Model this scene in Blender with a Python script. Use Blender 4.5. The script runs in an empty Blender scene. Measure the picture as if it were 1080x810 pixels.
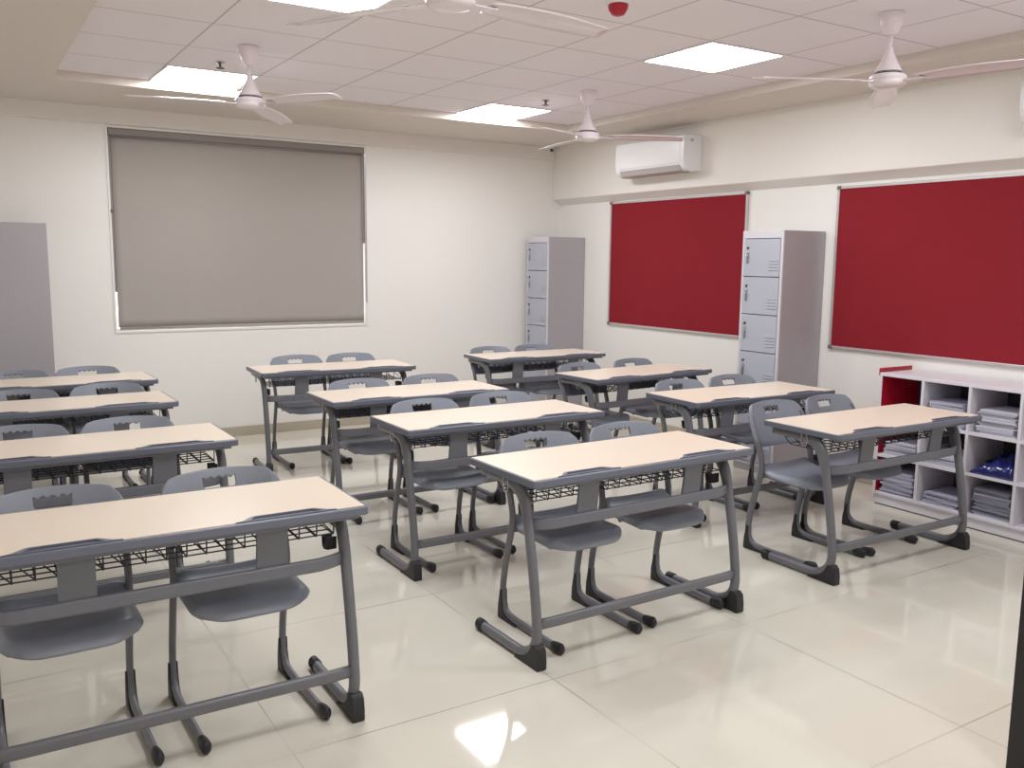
import bpy, bmesh, math, random
from mathutils import Vector, Matrix
random.seed(7)
C = bpy.context.scene.collection
SC = bpy.context.scene
PI = math.pi

# ------------------------------------------------------------------ measures of the room (metres)
YB, XR, XBEAM, XL, YF = 7.80, 5.46, 5.366, -1.0, -1.6
HC, HB = 2.772, 2.712                     # tile ceiling, lower plaster border
GX0, GY0, GM = 1.2434, 6.1705, 0.6        # ceiling grid
TX0, TX1, TY1 = GX0 - GM, 4.80, 6.76      # tile field
TY0 = GY0 - 12 * GM

# ------------------------------------------------------------------ materials
def srgb(r, g, b):
    f = lambda c: (c / 255 / 12.92) if c / 255 <= 0.04045 else ((c / 255 + 0.055) / 1.055) ** 2.4
    return (f(r), f(g), f(b), 1)

def mat(name, col, rough=0.5, metal=0.0, spec=0.5, bump=None, vary=None, coat=0.0):
    m = bpy.data.materials.new(name); m.use_nodes = True
    nt = m.node_tree; b = nt.nodes['Principled BSDF']
    b.inputs['Base Color'].default_value = col
    b.inputs['Roughness'].default_value = rough
    b.inputs['Metallic'].default_value = metal
    b.inputs['Specular IOR Level'].default_value = spec
    b.inputs['Coat Weight'].default_value = coat
    if vary or bump:
        tc = nt.nodes.new('ShaderNodeTexCoord')
    if vary:                              # (scale, amount)
        n = nt.nodes.new('ShaderNodeTexNoise'); n.inputs['Scale'].default_value = vary[0]
        n.inputs['Detail'].default_value = 4
        nt.links.new(tc.outputs['Object'], n.inputs['Vector'])
        mx = nt.nodes.new('ShaderNodeMix'); mx.data_type = 'RGBA'
        mx.inputs[6].default_value = tuple(c * (1 - vary[1]) for c in col[:3]) + (1,)
        mx.inputs[7].default_value = tuple(min(1, c * (1 + vary[1])) for c in col[:3]) + (1,)
        nt.links.new(n.outputs['Fac'], mx.inputs[0])
        nt.links.new(mx.outputs[2], b.inputs['Base Color'])
    if bump:                              # (scale, strength)
        n2 = nt.nodes.new('ShaderNodeTexNoise'); n2.inputs['Scale'].default_value = bump[0]
        nt.links.new(tc.outputs['Object'], n2.inputs['Vector'])
        bp = nt.nodes.new('ShaderNodeBump'); bp.inputs['Strength'].default_value = bump[1]
        bp.inputs['Distance'].default_value = 0.002
        nt.links.new(n2.outputs['Fac'], bp.inputs['Height'])
        nt.links.new(bp.outputs[0], b.inputs['Normal'])
    return m

def emit(name, col, s):
    m = bpy.data.materials.new(name); m.use_nodes = True
    nt = m.node_tree; nt.nodes.clear()
    e = nt.nodes.new('ShaderNodeEmission'); e.inputs[0].default_value = col; e.inputs[1].default_value = s
    o = nt.nodes.new('ShaderNodeOutputMaterial'); nt.links.new(e.outputs[0], o.inputs[0])
    return m

def grid_mat(name, base, line, x0, y0, sx, sy, w, rough, speck=0.03, vein=None, lrough=None, stagger=False):
    """tiles: a line of half-width w every sx / sy metres in object space"""
    m = bpy.data.materials.new(name); m.use_nodes = True
    nt = m.node_tree; b = nt.nodes['Principled BSDF']; N = nt.nodes; L = nt.links
    b.inputs['Roughness'].default_value = rough
    tc = N.new('ShaderNodeTexCoord'); sp = N.new('ShaderNodeSeparateXYZ'); L.new(tc.outputs['Object'], sp.inputs[0])
    def axis(o, o0, s, ww):
        a = N.new('ShaderNodeMath'); a.operation = 'SUBTRACT'; L.new(o, a.inputs[0]); a.inputs[1].default_value = o0 - 50 * s
        d = N.new('ShaderNodeMath'); d.operation = 'PINGPONG'; L.new(a.outputs[0], d.inputs[0]); d.inputs[1].default_value = s / 2
        c = N.new('ShaderNodeMath'); c.operation = 'LESS_THAN'; L.new(d.outputs[0], c.inputs[0]); c.inputs[1].default_value = ww
        return c.outputs[0]
    ax = axis(sp.outputs[0], x0, sx, w); ay = axis(sp.outputs[1], y0, sy, w)
    mxm = N.new('ShaderNodeMath'); mxm.operation = 'MAXIMUM'; L.new(ax, mxm.inputs[0]); L.new(ay, mxm.inputs[1])
    n = N.new('ShaderNodeTexNoise'); n.inputs['Scale'].default_value = vein or 40; n.inputs['Detail'].default_value = 6
    n.inputs['Roughness'].default_value = .6
    L.new(tc.outputs['Object'], n.inputs['Vector'])
    cm = N.new('ShaderNodeMix'); cm.data_type = 'RGBA'
    cm.inputs[6].default_value = tuple(c * (1 - speck) for c in base[:3]) + (1,)
    cm.inputs[7].default_value = tuple(min(1, c * (1 + speck)) for c in base[:3]) + (1,)
    L.new(n.outputs['Fac'], cm.inputs[0])
    lm = N.new('ShaderNodeMix'); lm.data_type = 'RGBA'
    if stagger:      # joint grime comes and goes along the joint
        n3 = N.new('ShaderNodeTexNoise'); n3.inputs['Scale'].default_value = 1.1; L.new(tc.outputs['Object'], n3.inputs['Vector'])
        mr = N.new('ShaderNodeMapRange'); L.new(n3.outputs['Fac'], mr.inputs[0])
        mr.inputs[1].default_value = .42; mr.inputs[2].default_value = .62; mr.inputs[3].default_value = .3; mr.inputs[4].default_value = 1
        ml = N.new('ShaderNodeMath'); ml.operation = 'MULTIPLY'; L.new(mxm.outputs[0], ml.inputs[0]); L.new(mr.outputs[0], ml.inputs[1])
        L.new(ml.outputs[0], lm.inputs[0])
    else: L.new(mxm.outputs[0], lm.inputs[0])
    L.new(cm.outputs[2], lm.inputs[6]); lm.inputs[7].default_value = line
    L.new(lm.outputs[2], b.inputs['Base Color'])
    if lrough is not None:
        rr = N.new('ShaderNodeMapRange'); L.new(mxm.outputs[0], rr.inputs[0])
        rr.inputs[3].default_value = rough; rr.inputs[4].default_value = lrough
        L.new(rr.outputs[0], b.inputs['Roughness'])
    return m

WALL = mat('wall_paint', srgb(238, 235, 231), 0.55, vary=(1.3, .012), bump=(160, .08))
BEAMP = mat('beam_paint', srgb(236, 231, 226), 0.55, bump=(160, .08))
BORDER = mat('border_paint', srgb(220, 211, 203), 0.6, bump=(160, .08))
CEIL = grid_mat('ceiling_tile', srgb(238, 232, 236), srgb(196, 186, 188), GX0, GY0, GM, GM, .0055, .85, .02, 300)
FLOOR = grid_mat('vitrified_tile', srgb(213, 208, 196), srgb(112, 98, 84), 0.82, 2.59, 1.0, 1.0, .0022, .05, .035, 2.2, .3, True)
SKIRT = mat('skirting_tile', srgb(186, 176, 160), 0.3)
LAM = mat('maple_laminate', srgb(229, 214, 197), 0.30, vary=(3, .02))
EDGE = mat('grey_pu_edge', srgb(103, 107, 121), 0.34, vary=(60, .05))
STEEL = mat('grey_powder_coat', srgb(108, 108, 114), 0.34, spec=.55, vary=(90, .04))
RAILM = mat('grey_panel_plastic', srgb(109, 110, 118), 0.40, vary=(60, .04))
BLACK = mat('black_rubber', srgb(38, 37, 40), 0.5)
WIRE = mat('black_wire', srgb(52, 51, 56), 0.35, metal=.3)
CHROME = mat('bright_wire', srgb(190, 190, 195), 0.25, metal=.9)
SHELL = mat('blue_grey_shell', srgb(130, 135, 147), 0.40, vary=(40, .03), bump=(500, .1))
LOCK = mat('locker_grey', srgb(178, 181, 193), 0.38)
LOCKD = mat('locker_side_grey', srgb(170, 166, 172), 0.45)
LOCKT = mat('locker_trim', srgb(208, 205, 212), 0.4)
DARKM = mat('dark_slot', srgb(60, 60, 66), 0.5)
RED = mat('red_felt', srgb(141, 40, 49), 0.95, spec=.1, bump=(900, .5), vary=(6, .05))
ALU = mat('aluminium_trim', srgb(205, 200, 200), 0.35, metal=.55)
CORNER = mat('grey_corner_plastic', srgb(110, 106, 108), 0.5)
WHITEP = mat('white_plastic', srgb(240, 240, 242), 0.25, coat=.3)
FANW = mat('fan_enamel', srgb(236, 226, 230), 0.28, coat=.4)
BLIND = mat('blind_fabric', srgb(172, 165, 160), 0.85, spec=.2, bump=(1200, .35), vary=(2.5, .015))
BLINDD = mat('blind_cassette', srgb(142, 134, 132), 0.5)
FRAMEW = mat('window_frame_white', srgb(235, 232, 230), 0.4)
MELA = mat('white_melamine', srgb(222, 218, 226), 0.35)
MELAR = mat('red_melamine', srgb(168, 14, 40), 0.35)
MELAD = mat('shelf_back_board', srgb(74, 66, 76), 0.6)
PAPER = mat('paper_pages', srgb(196, 195, 207), 0.8, vary=(120, .12))
PAPERC = mat('paper_cover', srgb(170, 170, 190), 0.6, vary=(30, .08))
PAPERG = mat('grey_cover', srgb(128, 130, 144), 0.6)
BLUE = mat('blue_plastic_film', srgb(22, 28, 100), 0.25, coat=.5, bump=(30, .5))
TRAYM = mat('clear_grey_plastic', srgb(120, 122, 138), 0.2)
SMOKER = mat('red_plastic', srgb(176, 24, 44), 0.35)
DOORM = mat('dark_wood_door', srgb(26, 21, 24), 0.45, vary=(8, .15))
PANEL = emit('led_diffuser', (.965, .985, 1.0, 1), 25)
GLASS = bpy.data.materials.new('window_glass'); GLASS.use_nodes = True
_n = GLASS.node_tree; _n.nodes.clear()
_t = _n.nodes.new('ShaderNodeBsdfTransparent'); _g = _n.nodes.new('ShaderNodeBsdfGlossy'); _g.inputs['Roughness'].default_value = .02
_m = _n.nodes.new('ShaderNodeMixShader'); _m.inputs[0].default_value = .06; _o = _n.nodes.new('ShaderNodeOutputMaterial')
_n.links.new(_t.outputs[0], _m.inputs[1]); _n.links.new(_g.outputs[0], _m.inputs[2]); _n.links.new(_m.outputs[0], _o.inputs[0])

# ------------------------------------------------------------------ helpers
def link(name, bm, m, parent=None, smooth=False, mods=None, recalc=True):
    if recalc: bmesh.ops.recalc_face_normals(bm, faces=bm.faces)
    me = bpy.data.meshes.new(name); bm.to_mesh(me); bm.free()
    for mm in (m if isinstance(m, (list, tuple)) else [m]): me.materials.append(mm)
    if smooth:
        for p in me.polygons: p.use_smooth = True
    o = bpy.data.objects.new(name, me); C.objects.link(o)
    if parent: o.parent = parent
    for k, v in (mods or []):
        md = o.modifiers.new(k.lower(), k)
        for a, b in v.items(): setattr(md, a, b)
    if smooth == 'auto':
        md = o.modifiers.new('ws', 'WEIGHTED_NORMAL'); md.keep_sharp = True
    return o

def BM(): return bmesh.new()

def box(bm, x0, x1, y0, y1, z0, z1, rot=None):
    vs = [bm.verts.new(v) for v in [(x0,y0,z0),(x1,y0,z0),(x1,y1,z0),(x0,y1,z0),(x0,y0,z1),(x1,y0,z1),(x1,y1,z1),(x0,y1,z1)]]
    for f in [(3,2,1,0),(4,5,6,7),(0,1,5,4),(1,2,6,5),(2,3,7,6),(3,0,4,7)]: bm.faces.new([vs[i] for i in f])
    if rot: bmesh.ops.transform(bm, matrix=rot, verts=vs)
    return vs

def prism(bm, pts, z0, z1, M=None):
    a = [bm.verts.new((x, y, z0)) for x, y in pts]; b = [bm.verts.new((x, y, z1)) for x, y in pts]
    n = len(pts)
    bm.faces.new(a[::-1]); bm.faces.new(b)
    for i in range(n): bm.faces.new([a[i], a[(i+1) % n], b[(i+1) % n], b[i]])
    if M: bmesh.ops.transform(bm, matrix=M, verts=a + b)
    return a + b

def ring(bm, outer, inner, z0, z1):
    n = len(outer)
    L = [[bm.verts.new((x, y, z)) for x, y in p] for p in (outer, inner) for z in (z0, z1)]
    oa, ob, ia, ib = L
    for i in range(n):
        j = (i + 1) % n
        bm.faces.new([oa[i], oa[j], ob[j], ob[i]]); bm.faces.new([ia[j], ia[i], ib[i], ib[j]])
        bm.faces.new([ob[i], ob[j], ib[j], ib[i]]); bm.faces.new([oa[j], oa[i], ia[i], ia[j]])

def rrect(x0, x1, y0, y1, r, n=5):
    out = []
    for cx, cy, a0 in [(x1-r, y0+r, -90), (x1-r, y1-r, 0), (x0+r, y1-r, 90), (x0+r, y0+r, 180)]:
        for i in range(n + 1):
            a = math.radians(a0 + 90 * i / n); out.append((cx + r*math.cos(a), cy + r*math.sin(a)))
    return out

def spline(P, per=6):
    P = [Vector(p) for p in P]; out = []
    Q = [P[0]*2 - P[1]] + P + [P[-1]*2 - P[-2]]
    for i in range(1, len(Q) - 2):
        a, b, c, d = Q[i-1:i+3]
        for k in range(per):
            t = k / per
            out.append(.5*((2*b) + (c-a)*t + (2*a-5*b+4*c-d)*t*t + (3*b-a-3*c+d)*t**3))
    out.append(P[-1]); return out

def tube(bm, P, ra, rb=None, n=10, ref=(1, 0, 0), caps=True):
    """sweep an ellipse: ra along ref, rb across it (a number, or one per point)"""
    rb = ra if rb is None else rb
    P = [Vector(p) for p in P]; ref = Vector(ref); rings = []
    for i, p in enumerate(P):
        t = (P[min(i+1, len(P)-1)] - P[max(i-1, 0)]).normalized()
        u = ref - t * ref.dot(t)
        if u.length < 1e-4: u = Vector((0, 0, 1)) - t * t.z
        if u.length < 1e-4: u = Vector((0, 1, 0))
        u.normalize(); v = t.cross(u)
        A = ra[i] if isinstance(ra, (list, tuple)) else ra
        B = rb[i] if isinstance(rb, (list, tuple)) else rb
        rings.append([bm.verts.new(p + u*A*math.cos(2*PI*k/n) + v*B*math.sin(2*PI*k/n)) for k in range(n)])
    for a, b in zip(rings, rings[1:]):
        for k in range(n): bm.faces.new([a[k], a[(k+1) % n], b[(k+1) % n], b[k]])
    if caps: bm.faces.new(rings[0][::-1]); bm.faces.new(rings[-1])

def lathe(bm, prof, n=28, M=None):
    R = []; vs = []
    for r, z in prof:
        if r < 1e-6: w = [bm.verts.new((0, 0, z))]
        else: w = [bm.verts.new((r*math.cos(2*PI*k/n), r*math.sin(2*PI*k/n), z)) for k in range(n)]
        R.append(w); vs += w
    for a, b in zip(R, R[1:]):
        for k in range(n):
            k2 = (k + 1) % n
            if len(a) == 1 and len(b) > 1: bm.faces.new([a[0], b[k2], b[k]])
            elif len(b) == 1 and len(a) > 1: bm.faces.new([a[k], a[k2], b[0]])
            elif len(a) > 1: bm.faces.new([a[k], a[k2], b[k2], b[k]])
    if M: bmesh.ops.transform(bm, matrix=M, verts=vs)

def tag(o, label, cat, group=None):
    o['label'] = label; o['category'] = cat
    if group: o['group'] = group
    return o

def thing(name, label, cat, loc=(0, 0, 0), rz=0, group=None):
    o = bpy.data.objects.new(name, None); C.objects.link(o)
    o.location = loc; o.rotation_euler = (0, 0, rz); o.empty_display_size = .1
    return tag(o, label, cat, group)

def struct(name, bm, m, parent=None, **k):
    o = link(name, bm, m, parent, **k)
    if not parent: o['kind'] = 'structure'
    return o

def dup(root, loc, rz, label, group):
    r = root.copy(); C.objects.link(r); r.location = loc; r.rotation_euler = (0, 0, rz)
    r['label'] = label; r['group'] = group
    for ch in list(root.children):
        c = ch.copy(); C.objects.link(c); c.parent = r
        for g in ch.children:
            d = g.copy(); C.objects.link(d); d.parent = c
    return r

BEV = lambda w, s=2: ('BEVEL', dict(width=w, segments=s, limit_method='ANGLE', angle_limit=math.radians(40)))

# ------------------------------------------------------------------ room shell
b = BM(); box(b, XL - .15, XR + .15, YF - .15, YB + .15, -.1, 0); struct('floor', b, FLOOR)

WX0, WX1, WZ0, WZ1 = 1.10, 3.268, .950, 2.566       # window opening
b = BM()
x0, x1 = XL - .15, XR + .15
box(b, x0, WX0, YB, YB + .15, 0, HC + .2); box(b, WX1, x1, YB, YB + .15, 0, HC + .2)
box(b, WX0, WX1, YB, YB + .15, 0, WZ0); box(b, WX0, WX1, YB, YB + .15, WZ1, HC + .2)
struct('wall_back', b, WALL)
b = BM(); box(b, XR, XR + .15, YF, YB, 0, HC + .2); struct('wall_right', b, WALL)
b = BM(); box(b, XL - .15, XL, YF, YB, 0, HC + .2); struct('wall_left', b, WALL)
b = BM(); box(b, XL - .15, XR + .15, YF - .15, YF, 0, HC + .2); struct('wall_front', b, WALL)
b = BM(); box(b, 2.69, XR, .22, .34, 0, HB); struct('wall_front_entrance', b, WALL)
# beam over the notice boards: sloping soffit
b = BM()
prism(b, [(XBEAM, 2.186), (XR, 2.128), (XR, HC + .1), (XBEAM, HC + .1)], .34, YB,
      Matrix(((1, 0, 0, 0), (0, 0, 1, 0), (0, 1, 0, 0), (0, 0, 0, 1))))
struct('trim_1', b, BEAMP, mods=[BEV(.006)])
# shallow beam over the window
b = BM(); box(b, XL, XBEAM, YB - .035, YB, 2.585, HC + .1); struct('trim_2', b, BEAMP, mods=[BEV(.005)])

# ceiling: tile field, lower border round it
b = BM(); box(b, TX0 - .02, TX1 + .02, TY0, TY1 + .02, HC, HC + .06); struct('ceiling', b, CEIL)
b = BM()
ring(b, [(XL, YF), (XBEAM, YF), (XBEAM, YB), (XL, YB)], [(TX0, TY0), (TX1, TY0), (TX1, TY1), (TX0, TY1)], HB, HC + .12)
struct('ceiling_border', b, BORDER, mods=[BEV(.004)])

# skirting
b = BM(); box(b, XL, XR, YB - .012, YB, 0, .085); struct('baseboard_back', b, SKIRT, mods=[BEV(.003)])
b = BM(); box(b, XR - .012, XR, .34, YB - .012, 0, .085); struct('baseboard_right', b, SKIRT, mods=[BEV(.003)])
b = BM(); box(b, XL, XL + .012, YF, YB - .012, 0, .085); struct('baseboard_left', b, SKIRT, mods=[BEV(.003)])

# window behind the blind
win = BM()
Mxz = Matrix(((1, 0, 0, 0), (0, 0, -1, 0), (0, 1, 0, 0), (0, 0, 0, 1)))
def framexz(bm, xa, xb, za, zb, t, ya, yb):
    box(bm, xa, xb, ya, yb, za, za + t); box(bm, xa, xb, ya, yb, zb - t, zb)
    box(bm, xa, xa + t, ya, yb, za + t, zb - t); box(bm, xb - t, xb, ya, yb, za + t, zb - t)
framexz(win, WX0, WX1, WZ0, WZ1, .014, YB + .07, YB + .12)
box(win, 2.165, 2.205, YB + .07, YB + .12, WZ0 + .03, WZ1 - .03)
w1 = struct('window_1', win, FRAMEW)
b = BM(); box(b, WX0 + .014, 2.165, YB + .092, YB + .098, WZ0 + .014, WZ1 - .014); link('window_pane', b, GLASS, w1)
b = BM(); box(b, 2.205, WX1 - .014, YB + .092, YB + .098, WZ0 + .014, WZ1 - .014); link('window_pane', b, GLASS, w1)
b = BM(); framexz(b, WX0 - .012, WX1 + .012, WZ0 - .012, WZ1 + .012, .0155, YB - .008, YB + .069); link('window_trim', b, FRAMEW, w1)

# roller blind
t = thing('roller_blind', 'large grey roller blind pulled down over the window on the back wall', 'blind', (0, 0, 0))
b = BM(); box(b, WX0 + .008, WX1 - .008, YB - .006, YB + .05, WZ1 - .058, WZ1 - .004)
link('cassette', b, BLINDD, t, mods=[BEV(.008, 3)])
b = BM(); tube(b, [(WX0 + .02, YB + .02, WZ1 - .066), (WX1 - .02, YB + .02, WZ1 - .066)], .012, .012, 12, (0, 0, 1)); link('roller', b, BLINDD, t, smooth=True)
b = BM()
nx, nz = 40, 24
G = [[b.verts.new((WX0 + .020 + (WX1 - WX0 - .036) * i / nx + .009 * (j / nz) * (1 - i / nx),
                   YB + .022 + .0015 * math.sin(i * .9) * (1 - j / nz), WZ1 - .06 - (WZ1 - .06 - WZ0 - .034) * (1 - j / nz))) for i in range(nx + 1)] for j in range(nz + 1)]
for j in range(nz):
    for i in range(nx): b.faces.new([G[j][i], G[j][i+1], G[j+1][i+1], G[j+1][i]])
link('blind_fabric', b, BLIND, t, smooth=True, mods=[('SOLIDIFY', dict(thickness=.002))])
b = BM(); tube(b, [(WX0 + .03, YB + .022, WZ0 + .024), (WX1 - .016, YB + .022, WZ0 + .024)], .007, .011, 10, (0, 1, 0)); link('bottom_bar', b, BLIND, t, smooth=True)
b = BM(); box(b, WX0 + .001, WX0 + .030, YB + .028, YB + .052, WZ0 + .32, WZ1 - .055); link('side_channel', b, BLINDD, t)
b = BM(); box(b, WX1 - .013, WX1 - .001, YB + .004, YB + .045, WZ0 + .75, WZ1 - .055); link('side_channel', b, BLINDD, t)
b = BM(); tube(b, [(WX1 - .008, YB - .012, WZ1 - .06), (WX1 - .006, YB - .014, WZ0 + .22), (WX1 + .004, YB - .014, WZ0 + .2), (WX1 + .006, YB - .012, WZ1 - .06)], .002, .002, 6); link('pull_chain', b, CHROME, t)
b = BM(); box(b, WX0 + .0, WX0 + .012, YB - .012, YB + .0, 1.90, 1.925); link('chain_clip', b, DARKM, t)

# dark door standing open at the right edge of the view
t = BM(); box(t, 2.655, 2.695, .34, 1.350, .008, 2.1); d1 = struct('door_1', t, DOORM, mods=[BEV(.003)])
b = BM(); tube(b, [(2.695, 1.25, 1.0), (2.73, 1.25, 1.0), (2.735, 1.21, 1.0), (2.735, 1.14, 1.0)], .009, .009, 10, (0, 0, 1)); link('door_handle', b, CHROME, d1, smooth=True)

# ------------------------------------------------------------------ student desk
W, D = 1.18, .482
def make_desk(label):
    t = thing('student_desk', label, 'desk', group='two-seat student desks')
    hw = W / 2
    # origin: centre of the front edge on the floor; y runs away from the camera
    outer = rrect(-hw, hw, 0, D, .018, 4)
    inner = rrect(-hw + .010, hw - .010, .020, D - .008, .012, 4)
    b = BM(); prism(b, rrect(-hw + .002, hw - .002, .002, D - .002, .018, 4), .7245, .741)
    ring(b, outer, inner, .7215, .7495)
    link('edge_band', b, EDGE, t, mods=[BEV(.0045, 3)], smooth='auto')
    b = BM(); box(b, -hw + .03, hw - .03, .016, .060, .7085, .7245); link('underframe', b, STEEL, t, mods=[BEV(.003)])
    # laminate with the two pencil-groove notches
    NO = [(-.473, -.158), (.155, .487)]                    # outer ends of the notches
    y0, y1, nd = .0202, D - .0082, .066
    P = [(-hw + .0102, y0)]
    for a, c in NO:
        P += [(a, y0), (a + .028, y0 + .010), (a + .060, nd - .004), (a + .07, nd), (c - .07, nd), (c - .060, nd - .004), (c - .028, y0 + .010), (c, y0)]
    P += [(hw - .0102, y0), (hw - .0102, y1), (-hw + .0102, y1)]
    b = BM(); prism(b, P, .7405, .751)
    link('tabletop', b, LAM, t, mods=[BEV(.0008, 1)])
    for a, c in NO:
        b = BM()
        out = [(a + .002, y0 - .0005), (c - .002, y0 - .0005), (c - .029, y0 + .0095), (c - .0605, nd - .0045), (c - .0705, nd - .0005), (a + .0705, nd - .0005), (a + .0605, nd - .0045), (a + .029, y0 + .0095)]
        cx, cy = (a + c) / 2, y0 + .014
        inn = [(a + .05, y0 + .006), (c - .05, y0 + .006), (c - .054, y0 + .0115), (c - .072, nd - .010), (c - .077, nd - .0075), (a + .077, nd - .0075), (a + .072, nd - .010), (a + .054, y0 + .0115)]
        ring(b, out, inn, .7405, .7525); prism(b, inn, .7405, .7455)
        link('pencil_tray', b, EDGE, t, mods=[BEV(.001, 2)])
    for s in (-1, 1):
        x = s * (hw - .047)
        path = spline([(x, .462, .026), (x, .30, .026), (x, .17, .026), (x, .118, .034), (x, .066, .066), (x, .041, .118), (x, .043, .19), (x, .063, .33), (x, .094, .49),
                       (x, .120, .60), (x, .150, .662), (x, .20, .694), (x, .29, .703), (x, .44, .703)], 5)
        n = len(path); rb = []
        for p in path:
            rb.append(.022 + (.010 * max(0, min(1, (p.z - .52) / .12)) if p.y < .2 else .010 * max(0, 1 - (p.y - .2) / .12)) if p.z > .5 else .0225)
        b = BM(); tube(b, path, .0185, rb, 14)
        lg = link('leg', b, STEEL, t, smooth=True)
        b = BM(); tube(b, [(x, .425, .026), (x, .470, .026), (x, .478, .026)], [.021, .021, .015], [.026, .026, .020], 12)
        link('end_cap', b, BLACK, lg, smooth='auto')
        # front corner shoe: wedge filling the outside of the bend
        prof = [(.004, 0), (.165, 0), (.170, .005), (.128, .018), (.092, .034), (.066, .060), (.052, .092), (.022, .096), (.006, .080), (.000, .04), (.000, .006)]
        b = BM(); prism(b, prof, x - .0215, x + .0215, Matrix(((0, 0, 1, 0), (1, 0, 0, 0), (0, 1, 0, 0), (0, 0, 0, 1))))
        link('corner_shoe', b, BLACK, lg, mods=[BEV(.006, 3)], smooth='auto')
        # bag hook block inside the leg above the upper rail
        b = BM(); xa_, xb_ = sorted((x - s * .014, x - s * .050))
        prof = [(.150, .572), (.185, .566), (.200, .575), (.204, .612), (.196, .614), (.190, .590), (.176, .586), (.168, .612), (.150, .616)]
        prism(b, prof, xa_, xb_, Matrix(((0, 0, 1, 0), (1, 0, 0, 0), (0, 1, 0, 0), (0, 0, 0, 1))))
        link('bag_hook', b, BLACK, t, mods=[BEV(.002, 2)], smooth='auto')
    # rails
    def rail(ye, yc, zc, hgt, th, xw):
        pts = []
        for i in range(25):
            u = -1 + 2 * i / 24
            pts.append((u * xw, yc + (ye - yc) * max(0, (abs(u) - .82) / .18) ** 1.6, zc))
        b = BM(); rings = []
        sec = rrect(-th/2, th/2, -hgt/2, hgt/2, min(th, hgt) * .45, 3)
        for i, p in enumerate(pts):
            rings.append([b.verts.new((p[0], p[1] + q[0], p[2] + q[1])) for q in sec])
        m = len(sec)
        for A, B in zip(rings, rings[1:]):
            for k in range(m): b.faces.new([A[k], A[(k+1) % m], B[(k+1) % m], B[k]])
        b.faces.new(rings[0]); b.faces.new(rings[-1][::-1]); return b
    link('upper_rail', rail(.108, .072, .553, .046, .020, hw - .060), RAILM, t, smooth='auto')
    link('lower_rail', rail(.040, .036, .172, .042, .024, hw - .060), STEEL, t, smooth='auto')
    for cx in (-.283, .283):
        b = BM()
        prof = [(-.052, .7175), (.052, .7175), (.050, .66), (.052, .535), (-.052, .535), (-.050, .66)]
        Msh = Matrix(((1, 0, 0, cx), (0, -.10, 1, .1365), (0, 1, 0, 0), (0, 0, 0, 1)))
        prism(b, prof, -.006, .006, Msh)
        link('support_panel', b, RAILM, t, mods=[BEV(.003, 2)])
    # wire book basket
    b = BM(); xa, xb = -hw + .085, hw - .085
    r = .0024
    def w(*p): tube(b, p, r, r, 6, (0.3, .2, 1))
    ys = [.115, .165, .215, .265, .315, .365]
    w((xa, .108, .704), (xb, .108, .704))
    for i, y in enumerate(ys): w((xa, y, .640), (xb, y, .640))
    w((xa, .400, .665), (xb, .400, .665)); w((xa, .420, .704), (xb, .420, .704))
    nz = 17
    for i in range(nz + 1):
        x = xa + (xb - xa) * i / nz
        w((x, .108, .704), (x, .113, .645), (x, .118, .636), (x, .365, .636), (x, .400, .665), (x, .420, .704))
        if i < nz: w((x, .108, .704), (x + (xb - xa) / nz, .114, .640))
    link('wire_basket', b, WIRE, t)
    # bright wire loop under the left end
    b = BM(); x = -hw + .012
    tube(b, spline([(x, .205, .722), (x, .200, .680), (x, .218, .662), (x, .236, .680), (x, .234, .722)], 4), .0026, .0026, 6)
    link('wire_loop', b, CHROME, t, smooth=True)
    return t

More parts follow.
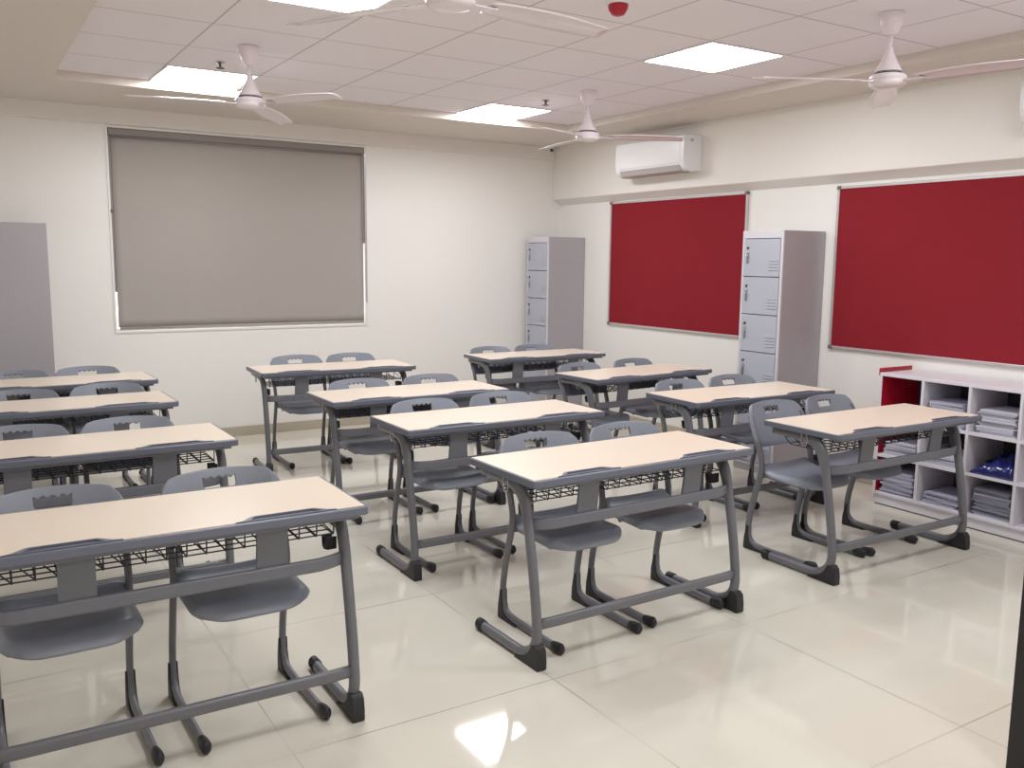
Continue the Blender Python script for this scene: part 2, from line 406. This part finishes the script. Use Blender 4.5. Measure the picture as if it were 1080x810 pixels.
# ------------------------------------------------------------------ student chair
def back_y(u, z):            # backrest surface: leans back, wraps forward at its sides
    base = -.062 + (z - .56) * .44
    return base + .026 - .050 * abs(u) ** 2.2 + .016 * max(0, (abs(u) - .88) / .12) ** 2
def make_chair(label):
    t = thing('student_chair', label, 'chair', group='grey school chairs')
    # origin on the floor below the rear of the legs; y runs away from the camera, the sitter faces -y
    for s in (-1, 1):
        x = s * .2
        path = spline([(x, -.455, .021), (x, -.30, .021), (x, -.12, .023), (x, -.060, .032), (x, -.026, .060), (x, -.014, .110), (x, -.024, .20), (x, -.050, .31), (x, -.078, .41),
                       (x, -.088, .475), (x, -.074, .54), (x, -.044, .62), (x * .99, -.006, .70), (x * .97, .008, .735)], 5)
        b = BM(); tube(b, path, .0125, .0185, 12)
        lg = link('leg', b, STEEL, t, smooth=True)
        b = BM(); tube(b, [(x, -.405, .021), (x, -.43, .023), (x, -.462, .026), (x, -.474, .022)], [.0150, .0170, .0165, .009], [.020, .024, .025, .016], 12)
        link('toe_cap', b, BLACK, lg, smooth='auto')
        prof = [(.000, 0), (-.135, 0), (-.142, .006), (-.105, .008), (-.066, .018), (-.038, .044), (-.026, .082), (-.024, .135), (-.012, .132), (.002, .06), (.004, .008)]
        b = BM(); prism(b, prof, x - .0165, x + .0165, Matrix(((0, 0, 1, 0), (1, 0, 0, 0), (0, 1, 0, 0), (0, 0, 0, 1))))
        link('heel_cap', b, BLACK, lg, mods=[BEV(.005, 2)], smooth='auto')
    # backrest shell with a scalloped hand hole
    b = BM(); hwid = .221
    us = [-1, -.97, -.9, -.8, -.68, -.55, -.42, -.30] + [-.27 + .54 * i / 20 for i in range(21)] + [.30, .42, .55, .68, .8, .9, .97, 1]
    zt = lambda u: .797 - .016 * u * u - .07 * max(0, (abs(u) - .72) / .28) ** 2.6
    zb = lambda u: .565 + .012 * u * u + .035 * max(0, (abs(u) - .75) / .25) ** 2.4
    hz0, hz1 = .731, .768
    def hole(u): return abs(u) <= .2701
    def hb(u):
        e = min(1, (.27 - abs(u)) / .05); return hz0 + .010 * (1 - math.sqrt(max(0, 1 - (1 - e) ** 2))) if abs(u) > .22 else hz0
    def ht(u):
        if abs(u) > .27: return hz1
        return hz1 - .004 + .011 * (abs(math.cos((u + .27) / .54 * PI * 4)) - .5)
    cols = []
    for u in us:
        a, c = zb(u), zt(u)
        lo = hb(u) if hole(u) else min(hz0, a + (c - a) * .73)
        hi = ht(u) if hole(u) else min(hz1, a + (c - a) * .88)
        zz = [a + (lo - a) * k / 6 for k in range(7)] + [hi + (c - hi) * k / 3 for k in range(4)]
        cols.append([b.verts.new((hwid * u, back_y(u, z), z)) for z in zz])
    for i in range(len(us) - 1):
        for k in range(10):
            if k == 6 and hole(us[i]) and hole(us[i+1]): continue
            b.faces.new([cols[i][k], cols[i+1][k], cols[i+1][k+1], cols[i][k+1]])
    link('backrest', b, SHELL, t, smooth=True, mods=[('SOLIDIFY', dict(thickness=.016, offset=0)), ('BEVEL', dict(width=.006, segments=3, limit_method='ANGLE', angle_limit=math.radians(50)))], recalc=True)
    # seat
    b = BM(); NU, NV = 20, 20; G = []
    for j in range(NV + 1):
        v = j / NV
        row = []
        for i in range(NU + 1):
            u = -1 + 2 * i / NU
            bb_ = max(0, (v - .5) / .5)
            hw_ = .204 * (1 - .13 * bb_ ** 5) * (1 - .05 * max(0, (.2 - v) / .2))
            y = -.075 - .335 * v + .060 * abs(u) ** 5 * bb_ ** 2
            z = .461 - .012 * math.sin(PI * min(1, v * 1.15)) + .028 * max(0, (.18 - v) / .18) ** 2
            z -= .010 * (1 - u * u) * (1 - v)
            z -= .018 * bb_ ** 2
            eu, ev = max(0, (abs(u) - .80) / .20), max(0, (v - .84) / .16)
            z -= .040 * max(eu * (.55 + .45 * v), ev) ** 1.7
            row.append(b.verts.new((hw_ * u, y, z)))
        G.append(row)
    for j in range(NV):
        for i in range(NU): b.faces.new([G[j][i], G[j][i+1], G[j+1][i+1], G[j+1][i]])
    for f in b.faces: f.normal_update()
    link('seat', b, SHELL, t, smooth=True, mods=[('SOLIDIFY', dict(thickness=.018, offset=-1)), ('BEVEL', dict(width=.007, segments=3, limit_method='ANGLE', angle_limit=math.radians(50)))])
    # support bars under the seat
    b = BM()
    for y, z in ((-.095, .418), (-.20, .410)):
        tube(b, [(-.19, y, z), (.19, y, z)], .010, .010, 8, (0, 0, 1))
    for s in (-1, 1): tube(b, [(s*.196, -.082, .43), (s*.17, -.17, .412), (s*.165, -.33, .404)], .010, .009, 8, (1, 0, 0))
    link('seat_frame', b, STEEL, t, smooth=True)
    return t

DESKS = {   # front-left corner x, y, turn
 'L1': (-.060, 2.678, -.011), 'L2': (-.136, 3.961, .006), 'L3': (-.139, 5.176, .017), 'L4': (-.060, 6.178, .025),
 'C1': (1.771, 2.661, .019), 'C2': (1.788, 3.772, -.002), 'C3': (1.775, 4.734, -.003), 'C4': (1.795, 6.183, -.050),
 'R1': (3.520, 2.685, -.010), 'R2': (3.603, 3.728, -.028), 'R3': (3.701, 4.799, .082), 'R4': (3.688, 6.217, -.016)}
DL = {
 'L1': 'beige topped desk nearest the camera at the left, cut off by the left edge',
 'L2': 'beige topped desk second from the front in the left column',
 'L3': 'beige topped desk third from the front in the left column',
 'L4': 'beige topped desk rearmost of the left column, before the plain grey locker',
 'C1': 'beige topped desk at the front of the middle column, whole frame showing',
 'C2': 'beige topped desk second from the front in the middle column',
 'C3': 'beige topped desk third from the front in the middle column',
 'C4': 'beige topped desk rearmost of the middle column, below the grey window blind',
 'R1': 'beige topped desk at the front of the right column, beside the white cubby shelf',
 'R2': 'beige topped desk second from the front in the right column, near the nearer locker',
 'R3': 'beige topped desk third from the front in the right column, below the smaller red board',
 'R4': 'beige topped desk rearmost of the right column, before the corner locker'}
proto = None
for k, (x, y, a) in DESKS.items():
    loc = (x + W/2 * math.cos(a), y + W/2 * math.sin(a), 0)
    if proto is None:
        proto = make_desk(DL[k]); proto.location = loc; proto.rotation_euler = (0, 0, a)
    else: dup(proto, loc, a, DL[k], 'two-seat student desks')

CHAIRS = [  # x, y of the top of the back, turn, where
 (.235, 3.238, .02, 'front desk of the left column, left seat'),
 (.775, 3.238, .02, 'front desk of the left column, right seat'),
 (.203, 4.525, 0, 'second desk of the left column, left seat'),
 (.662, 4.525, 0, 'second desk of the left column, right seat'),
 (.275, 5.745, 0, 'third desk of the left column, left seat'),
 (.745, 5.790, 0, 'third desk of the left column, right seat'),
 (.303, 6.750, 0, 'rearmost desk of the left column, left seat before the plain locker'),
 (.752, 6.765, 0, 'rearmost desk of the left column, right seat'),
 (2.160, 3.245, .0, 'front desk of the middle column, left seat'),
 (2.655, 3.262, 0, 'front desk of the middle column, right seat'),
 (2.145, 4.354, .02, 'second desk of the middle column, left seat'),
 (2.651, 4.386, 0, 'second desk of the middle column, right seat'),
 (2.150, 5.298, 0, 'third desk of the middle column, left seat'),
 (2.660, 5.300, 0, 'third desk of the middle column, right seat'),
 (2.255, 6.840, 0, 'rearmost desk of the middle column, left seat'),
 (2.692, 6.797, 0, 'rearmost desk of the middle column, right seat'),
 (3.825, 3.385, .02, 'front desk of the right column, left seat pushed out beyond the desk'),
 (4.275, 3.385, .04, 'front desk of the right column, right seat by the cubby shelf'),
 (3.962, 4.307, 0, 'second desk of the right column, left seat'),
 (4.460, 4.330, -.02, 'second desk of the right column, right seat beside the nearer locker'),
 (3.948, 5.380, .08, 'third desk of the right column, left seat'),
 (4.505, 5.430, .08, 'third desk of the right column, right seat'),
 (3.992, 6.775, 0, 'rearmost desk of the right column, left seat'),
 (4.450, 6.775, 0, 'rearmost desk of the right column, right seat before the corner locker')]
proto = None
for x, y, a, s in CHAIRS:
    loc = (x, y - .045, 0); lab = 'grey chair at ' + s
    if proto is None:
        proto = make_chair(lab); proto.location = loc; proto.rotation_euler = (0, 0, a)
    else: dup(proto, loc, a, lab, 'grey school chairs')

# ------------------------------------------------------------------ lockers (doors towards -x)
def make_locker(label, width, depth=.445, h=1.79):
    t = thing('locker', label, 'locker', group='tall grey steel lockers')
    # origin: middle of the door side on the floor; doors face -x, body runs to +x
    hw = width / 2; b = BM()
    box(b, .012, depth, -hw, -hw + .012, .05, h); box(b, .012, depth, hw - .012, hw, .05, h)
    box(b, .012, depth, -hw + .012, hw - .012, h - .012, h); box(b, depth - .012, depth, -hw + .012, hw - .012, .05, h - .012)
    box(b, .012, depth - .012, -hw + .012, hw - .012, .05, .07)
    for k in range(1, 6): box(b, .012, depth - .012, -hw + .012, hw - .012, .07 + k * .2755, .075 + k * .2755)
    link('body', b, LOCKD, t, mods=[BEV(.003)])
    b = BM(); framey = [( -hw, -hw + .022), (hw - .022, hw)]
    for a, c in framey: box(b, 0, .012, a, c, .05, h)
    box(b, 0, .012, -hw + .022, hw - .022, h - .055, h); box(b, 0, .012, -hw + .022, hw - .022, .05, .072)
    link('front_frame', b, LOCKT, t, mods=[BEV(.002)])
    b = BM(); box(b, .004, depth - .001, -hw + .001, hw - .001, 0, .05); link('plinth', b, LOCKD, t)
    n = 6; z0, z1 = .074, h - .057; dh = (z1 - z0) / n
    for k in range(n):
        a = z0 + k * dh + .003; c = z0 + (k + 1) * dh - .003
        b = BM(); box(b, -.006, .010, -hw + .024, hw - .024, a, c)
        for q in range(4):        # louvres pressed into the door
            zz = a + .045 + q * .022
            box(b, -.011, -.006, -hw + .035, -hw + .035 + .085, zz, zz + .007)
            box(b, -.011, -.006, hw - .12, hw - .035, zz + dh * .0, zz + .007) if False else None
        d = link('door', b, LOCK, t, mods=[BEV(.002)])
        yh = hw - .062; zc = a + dh * .52
        b = BM(); box(b, -.0105, -.006, yh - .013, yh + .013, zc - .05, zc + .035); box(b, -.02, -.0105, yh - .006, yh + .006, zc - .042, zc + .01)
        link('handle', b, CHROME, d, mods=[BEV(.002)])
        b = BM(); lathe(b, [(0, .0), (.010, 0), (.010, .006), (.004, .008), (0, .008)], 14, Matrix.Translation((-.006, yh, zc + .062)) @ Matrix.Rotation(-PI/2, 4, 'Y'))
        link('lock', b, DARKM, d)
    return t
lk = make_locker('tall grey locker with vented doors between the two red boards', .385)
lk.location = (5.006, 4.388 + .1925, 0)
dup(lk, (5.008, 7.342 + .1925, 0), 0, 'tall grey locker in the back right corner beyond the last desk', 'tall grey steel lockers')
l3 = dup(lk, (.155, 7.34 + .1925, 0), 0, 'tall grey locker cut off by the left edge, showing only its plain side', 'tall grey steel lockers')

# ------------------------------------------------------------------ red notice boards on the right wall
def board(label, y0, y1, z0=.940, z1=2.1):
    t = thing('notice_board', label, 'notice board', (XR, 0, 0))
    b = BM(); box(b, -.014, 0, y0 + .012, y1 - .012, z0 + .012, z1 - .012); link('felt_panel', b, RED, t)
    b = BM()
    for a in ((y0, y1, z0, z0 + .02), (y0, y1, z1 - .02, z1), (y0, y0 + .02, z0 + .02, z1 - .02), (y1 - .02, y1, z0 + .02, z1 - .02)):
        box(b, -.022, 0, *a)
    f = link('frame', b, ALU, t, mods=[BEV(.003)])
    for yy in (y0, y1):
        for zz in (z0, z1):
            s = 1 if yy == y0 else -1; q = 1 if zz == z0 else -1
            b = BM(); box(b, -.026, 0, min(yy - s*.003, yy + s*.032), max(yy - s*.003, yy + s*.032), min(zz - q*.003, zz + q*.024), max(zz - q*.003, zz + q*.024))
            link('corner_cap', b, CORNER, f, mods=[BEV(.004)])
    return t
BZ1 = 2.122
board('smaller looking red board further back on the right wall, under the air conditioner', 5.155, 6.925, .944, BZ1)
board('large red board at the right edge above the cubby shelf', 2.55, 4.298, .942, BZ1 - .015)

# ------------------------------------------------------------------ cubby shelf
CX0, CX1 = 5.04, 5.445
cols = [3.567 - .3035 * k for k in range(5)]
t = thing('cubby_shelf', 'white cubbyhole shelf unit with a red left side under the large red board', 'shelf', (0, 0, 0))
b = BM(); box(b, CX0, CX1 + .0, cols[4] - .009, cols[0], .845, .866); link('top_panel', b, MELA, t, mods=[BEV(.002)])
b = BM(); box(b, CX0 + .004, CX1, cols[0] - .018, cols[0], .085, .845); link('red_side', b, MELAR, t, mods=[BEV(.0015)])['label'] = 'red side panel'
b = BM(); box(b, CX0, CX0 + .004, cols[0] - .018, cols[0], .085, .845); link('edge_strip', b, MELA, t)
b = BM(); box(b, CX0 + .002, CX1 - .07, cols[0] - .002, cols[0] + .010, .845, .893); link('red_lip', b, MELAR, t, mods=[BEV(.002)])['label'] = 'red raised lip'
for k in range(1, 5):
    b = BM(); box(b, CX0, CX1 - .008, cols[k] - .009, cols[k] + .009, .085, .845); link('divider', b, MELA, t, mods=[BEV(.0015)])
SZ = [.085, .328, .572]
for z in SZ:
    if z == SZ[0]: continue
    b = BM(); box(b, CX0 + .001, CX1 - .008, cols[4] + .009, cols[0] - .018, z - .009, z + .009); link('shelf_board', b, MELA, t)
b = BM(); box(b, CX0, CX1, cols[4] - .009, cols[0], .068, .085); link('bottom_panel', b, MELA, t, mods=[BEV(.0015)])
b = BM(); box(b, CX0 + .012, CX1, cols[4] - .005, cols[0] - .004, .008, .068); link('plinth', b, MELA, t)
b = BM(); box(b, CX0 + .02, CX1 - .02, cols[4], cols[0] - .01, 0, .008); link('painted_shadow', b, DARKM, t)  # solid dark slab, stands in for the shade beneath the plinth
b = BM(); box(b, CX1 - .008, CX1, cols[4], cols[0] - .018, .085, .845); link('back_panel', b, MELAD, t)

# stacks of exercise books and papers, each book its own object
CN = ['leftmost', 'second', 'third', 'fourth']; RN = {2: 'upper', 1: 'middle', 0: 'bottom'}
def stack(col, row, n, th, cover, wy=.215, dx=.26, x0=.03, skew=.012, kind='book', adj='pale'):
    z = (SZ[row] if row == 0 else SZ[row] + .009) + .001; yc = (cols[col] + cols[col+1]) / 2 - (.004 if col == 0 else 0)
    proto = {}
    for i in range(n):
        h = th * random.uniform(.75, 1.25)
        b = BM(); box(b, 0, dx, -wy/2, wy/2, 0, h * .995)
        # cover overlaps the page block as a folded sheet
        o = None
        me_c = BM(); box(me_c, -.002, dx + .002, -wy/2 - .002, wy/2 + .002, 0, h * .10); box(me_c, -.002, dx + .002, -wy/2 - .002, wy/2 + .002, h * .88, h * .98)
        if i % 2: box(me_c, -.003, 0, -wy/2 - .002, wy/2 + .002, h * .05, h * .93)
        b.free(); b = BM(); box(b, 0, dx, -wy/2, wy/2, h * .10, h * .88)
        tt = thing('exercise_book', '%s exercise book in the %s stack of the %s cubbyhole column' % (adj, RN[row], CN[col]), 'book',
                   (CX0 + x0 + random.uniform(-.008, .012), yc + random.uniform(-skew, skew), z), random.uniform(-.05, .05),
                   'exercise books in the %s row, %s cubbyhole column' % (RN[row], CN[col]))
        link('pages', b, PAPER, tt); link('cover', me_c, cover, tt)
        z += h
stack(1, 2, 13, .0115, PAPERC, adj='pale grey')
stack(2, 2, 14, .0105, PAPER, adj='white')
stack(0, 1, 8, .0115, PAPER, adj='white')
stack(1, 1, 6, .012, PAPER, adj='white')
stack(0, 0, 13, .0115, PAPERC, adj='pale grey')
stack(1, 0, 6, .0125, PAPERC, adj='pale grey')
stack(2, 0, 14, .0122, PAPERG, x0=.05, adj='grey')
# crumpled blue plastic bag of folders
b = BM(); NX, NY = 22, 22; G = []
yc = (cols[2] + cols[3]) / 2; z0 = SZ[1] + .009
for i in range(NX + 1):
    r_ = []
    for j in range(NY + 1):
        u, v = i / NX, j / NY
        e = (math.sin(PI * u) * math.sin(PI * v)) ** .38
        hgt = (.048 + .085 * (1 - v) ** 1.3 + .022 * math.sin(7 * v + 3 * u) * u + .012 * math.sin(13 * u + 9 * v) + .008 * math.sin(21 * v - 11 * u)) * e
        r_.append(b.verts.new((CX0 + .012 + .33 * u, yc - .133 + .266 * v, z0 + max(.001, hgt * 1.25))))
    G.append(r_)
for i in range(NX):
    for j in range(NY): b.faces.new([G[i][j], G[i+1][j], G[i+1][j+1], G[i][j+1]])
base = [b.verts.new((CX0 + .012 + .33 * u, yc - .133 + .266 * v, z0 + .0005)) for u, v in ((0, 0), (1, 0), (1, 1), (0, 1))]
bl = link('plastic_bag', b, BLUE, smooth=True, mods=[('SOLIDIFY', dict(thickness=.0006, offset=1))])
tag(bl, 'crumpled blue plastic bag in the middle row of the cubby shelf', 'bag')

# ------------------------------------------------------------------ air conditioners on the beam
def aircon(label, y0, y1, z0=2.302, z1=2.60):
    t = thing('air_conditioner', label, 'air conditioner', (XBEAM, (y0 + y1) / 2, 0), 0, 'white wall air conditioners')
    hw = (y1 - y0) / 2; M = Matrix(((1, 0, 0, 0), (0, 0, 1, 0), (0, 1, 0, 0), (0, 0, 0, 1)))
    prof = [(0, z0 + .012), (-.12, z0), (-.165, z0 + .018), (-.196, z0 + .06), (-.205, z0 + .12), (-.202, z1 - .03), (-.19, z1 - .004), (-.17, z1), (0, z1)]
    b = BM(); prism(b, prof, -hw, hw, M); link('body', b, WHITEP, t, mods=[BEV(.006, 3)], smooth='auto')
    prof = [(-.2045, z0 + .072), (-.2085, z0 + .12), (-.2065, z1 - .04), (-.198, z1 - .008), (-.190, z1 - .006), (-.195, z0 + .1)]
    b = BM(); prism(b, prof, -hw + .045, hw - .045, M); link('front_panel', b, WHITEP, t, mods=[BEV(.002, 2)], smooth='auto')
    b = BM(); prism(b, [(-.126, z0 + .002), (-.166, z0 + .0185), (-.195, z0 + .056), (-.199, z0 + .05), (-.170, z0 + .010), (-.128, z0 - .006)], -hw + .06, hw - .06, M)
    link('louvre_flap', b, ALU, t)
    b = BM(); prism(b, [(-.08, z0 - .001), (-.128, z0 - .003), (-.124, z0 + .010), (-.08, z0 + .012)], -hw + .06, hw - .06, M); link('air_outlet', b, DARKM, t)
    return t, hw
ac, hw = aircon('white wall air conditioner above the further red board', 5.62, 6.515)
b = BM(); box(b, -.13, -.095, -hw - .0012, -hw + .001, 2.548, 2.568); o = link('maker_badge', b, CORNER, ac)
b = BM()
for q in range(3): box(b, -.126 + q * .011, -.119 + q * .011, -hw - .002, -hw - .001, 2.553, 2.563)
link('badge_mark', b, WHITEP, o)
aircon('white wall air conditioner cut off by the right edge above the large board', 2.0, 2.885, 2.345, 2.60)

# ------------------------------------------------------------------ ceiling lights
def light(cx, cy, lab, first=[None]):
    loc = (cx, cy, HC)
    if first[0]: return dup(first[0], loc, 0, lab, 'square ceiling light panels')
    t = thing('ceiling_light', lab, 'light', loc, 0, 'square ceiling light panels')
    h = .298; b = BM()
    ring(b, rrect(-h, h, -h, h, .004, 2), rrect(-h + .014, h - .014, -h + .014, h - .014, .004, 2), -.007, .002)
    link('frame', b, WHITEP, t)
    b = BM(); vs = [b.verts.new(v) for v in ((-h + .014, -h + .014, -.004), (-h + .014, h - .014, -.004), (h - .014, h - .014, -.004), (h - .014, -h + .014, -.004))]
    b.faces.new(vs); link('diffuser', b, PANEL, t, recalc=False)
    first[0] = t; return t
lx = [GX0 + .3, GX0 + 4 * GM + .3]
ly = [GY0 + .3, GY0 - 3.5 * GM + .0, GY0 - 7.5 * GM, GY0 - 11.5 * GM]
light(lx[0], ly[0], 'square ceiling light panel at the back left, beside the further left fan')
light(lx[1], ly[0], 'square ceiling light panel at the back middle, left of the further right fan')
light(lx[0], ly[1], 'square ceiling light panel cut off by the top edge of the picture')
light(lx[1], ly[1], 'square ceiling light panel nearest the right wall beyond the nearer fan')
light(lx[0], ly[2], 'square ceiling light panel over the left desks, out of the picture')
light(lx[1], ly[2], 'square ceiling light panel over the right desks, out of the picture')
light(lx[0], ly[3], 'square ceiling light panel by the entrance on the left, out of the picture')
light(lx[1], ly[3], 'square ceiling light panel by the entrance on the right, out of the picture')

# ------------------------------------------------------------------ ceiling fans
def fan_parts(label, loc, a0):
    t = thing('ceiling_fan', label, 'fan', loc, a0, 'white ceiling fans')
    b = BM(); lathe(b, [(0, -.001), (.058, -.001), (.060, -.006), (.050, -.06), (.030, -.098), (.016, -.106), (0, -.106)][::-1], 28); link('canopy', b, FANW, t, smooth=True)
    b = BM(); tube(b, [(0, 0, -.10), (0, 0, -.19)], .012, .012, 12); link('rod', b, FANW, t, smooth=True)
    b = BM(); lathe(b, [(0, -.16), (.016, -.162), (.020, -.185), (.042, -.235), (.066, -.276), (.070, -.282), (0, -.282)][::-1], 32); link('bell_cover', b, FANW, t, smooth='auto')
    b = BM(); lathe(b, [(0, -.282), (.066, -.284), (.066, -.290), (.080, -.294), (.087, -.302), (.088, -.314), (.082, -.318), (.082, -.323), (.088, -.327), (.086, -.338), (.070, -.349), (.04, -.354), (0, -.355)][::-1], 36); m = link('motor', b, FANW, t, smooth=True)
    b = BM(); lathe(b, [(.0668, -.2845), (.0690, -.286), (.0690, -.290), (.0668, -.2915)][::-1], 32); link('chrome_band', b, DARKM, m)
    for k in range(3):
        a = 2 * PI * k / 3
        b = BM()
        # blade iron
        M = Matrix.Rotation(a, 4, 'Z')
        vs = box(b, .085, .185, -.020, .020, -.330, -.326); bmesh.ops.transform(b, matrix=M, verts=vs)
        ir = None
        bb = BM(); rows = []
        NR = 16
        for i in range(NR + 1):
            r = .150 + (.690 - .150) * i / NR
            wd = .046 + .016 * math.sin(PI * min(1, i / NR * 1.1)) + .004 * i / NR
            if i == NR: wd *= .8
            row = []
            for j in range(7):
                s = -1 + j / 3
                row.append(bb.verts.new(Vector((r, s * wd, -.326 - s * wd * .17 - .004 * (1 - s * s) * -1 - .012 * (i / NR) ** 2))))
            rows.append(row)
        for i in range(NR):
            for j in range(6): bb.faces.new([rows[i][j], rows[i+1][j], rows[i+1][j+1], rows[i][j+1]])
        bmesh.ops.transform(bb, matrix=M, verts=bb.verts)
        bl = link('blade', bb, FANW, t, smooth=True, mods=[('SOLIDIFY', dict(thickness=.003))])
        link('blade_bracket', b, FANW, bl)
    return t
FANX, FANXL = 3.965, 1.545
f0 = fan_parts('white ceiling fan nearest the camera at the upper right', (FANX, 2.876, HC), math.radians(158))
dup(f0, (FANX + .01, 5.35, HC), math.radians(204), 'white ceiling fan further back, left of the air conditioner', 'white ceiling fans')
dup(f0, (FANXL, 5.38, HC), math.radians(175), 'white ceiling fan at the far left beside a bright light panel', 'white ceiling fans')
dup(f0, (FANXL - .02, 2.86, HC), math.radians(122), 'white ceiling fan cut off by the top edge beside the light panel', 'white ceiling fans')

# ------------------------------------------------------------------ small ceiling items
t = thing('smoke_detector', 'red domed alarm sounder on a white base under the ceiling tiles', 'alarm', (2.72, 3.44, HC))
b = BM(); lathe(b, [(0, 0), (.060, 0), (.060, -.012), (.052, -.026), (0, -.026)][::-1], 28); link('base', b, WHITEP, t, smooth='auto')
b = BM(); lathe(b, [(0, -.026), (.046, -.026), (.048, -.034), (.044, -.050), (.030, -.070), (.014, -.076), (0, -.076)][::-1], 28); link('dome', b, SMOKER, t, smooth=True)
def sprinkler(x, y, label):
    t = thing('sprinkler', label, 'sprinkler', (x, y, HC), 0, 'ceiling sprinklers')
    b = BM(); lathe(b, [(0, 0), (.030, 0), (.030, -.004), (.012, -.010), (.008, -.034), (0, -.034)][::-1], 18); link('body', b, CHROME, t, smooth='auto')
    b = BM(); lathe(b, [(0, -.034), (.026, -.036), (.026, -.040), (0, -.041)][::-1], 16); link('deflector', b, CORNER, t)
    return t
s0 = sprinkler(3.93, 5.83, 'small ceiling sprinkler above the back middle light panel')
dup(s0, (1.51, 5.90, HC), 0, 'small ceiling sprinkler in front of the back left light panel', 'ceiling sprinklers')
# little camera in the corner
t = thing('security_camera', 'small white dome camera with a dark lens in the back right corner', 'camera', (5.31, YB - .04, 2.712))
b = BM(); lathe(b, [(0, 0), (.034, 0), (.034, -.014), (.028, -.020), (0, -.020)][::-1], 24); link('base', b, WHITEP, t, smooth='auto')
b = BM(); bmesh.ops.create_uvsphere(b, u_segments=20, v_segments=12, radius=.024, matrix=Matrix.Translation((0, 0, -.026))); link('dome', b, WHITEP, t, smooth=True)
b = BM(); lathe(b, [(0, 0), (.017, 0), (.017, .014), (0, .014)], 16, Matrix.Translation((-.008, -.014, -.03)) @ Matrix.Rotation(math.radians(90), 4, 'X')); link('lens', b, DARKM, t)

# ------------------------------------------------------------------ world and camera
w = bpy.data.worlds.new('world'); SC.world = w; w.use_nodes = True
bg = w.node_tree.nodes['Background']; bg.inputs[0].default_value = (1, .98, .96, 1); bg.inputs[1].default_value = 2.2

f, yaw, pitch, roll, h = 937.6734, .55975, .13877, .01032, 1.56121
fwd = Vector((math.sin(yaw) * math.cos(pitch), math.cos(yaw) * math.cos(pitch), -math.sin(pitch)))
r = Vector((math.cos(yaw), -math.sin(yaw), 0)); u = r.cross(fwd)
r2 = r * math.cos(roll) + u * math.sin(roll); u2 = -r * math.sin(roll) + u * math.cos(roll)
cam = bpy.data.cameras.new('camera'); co = bpy.data.objects.new('camera', cam); C.objects.link(co)
M = Matrix((r2, u2, -fwd)).transposed().to_4x4(); M.translation = (0, 0, h); co.matrix_world = M
cam.sensor_width = 36; cam.lens = 36 * f / 1080; cam.clip_start = .05
SC.camera = co
SC.view_settings.view_transform = 'Standard'; SC.view_settings.look = 'None'
SC.view_settings.gamma = 1; SC.view_settings.exposure = 0.1; SC.view_settings.use_curve_mapping = False
SC.cycles.use_denoising = True
SC.cycles.max_bounces = 10; SC.cycles.diffuse_bounces = 6
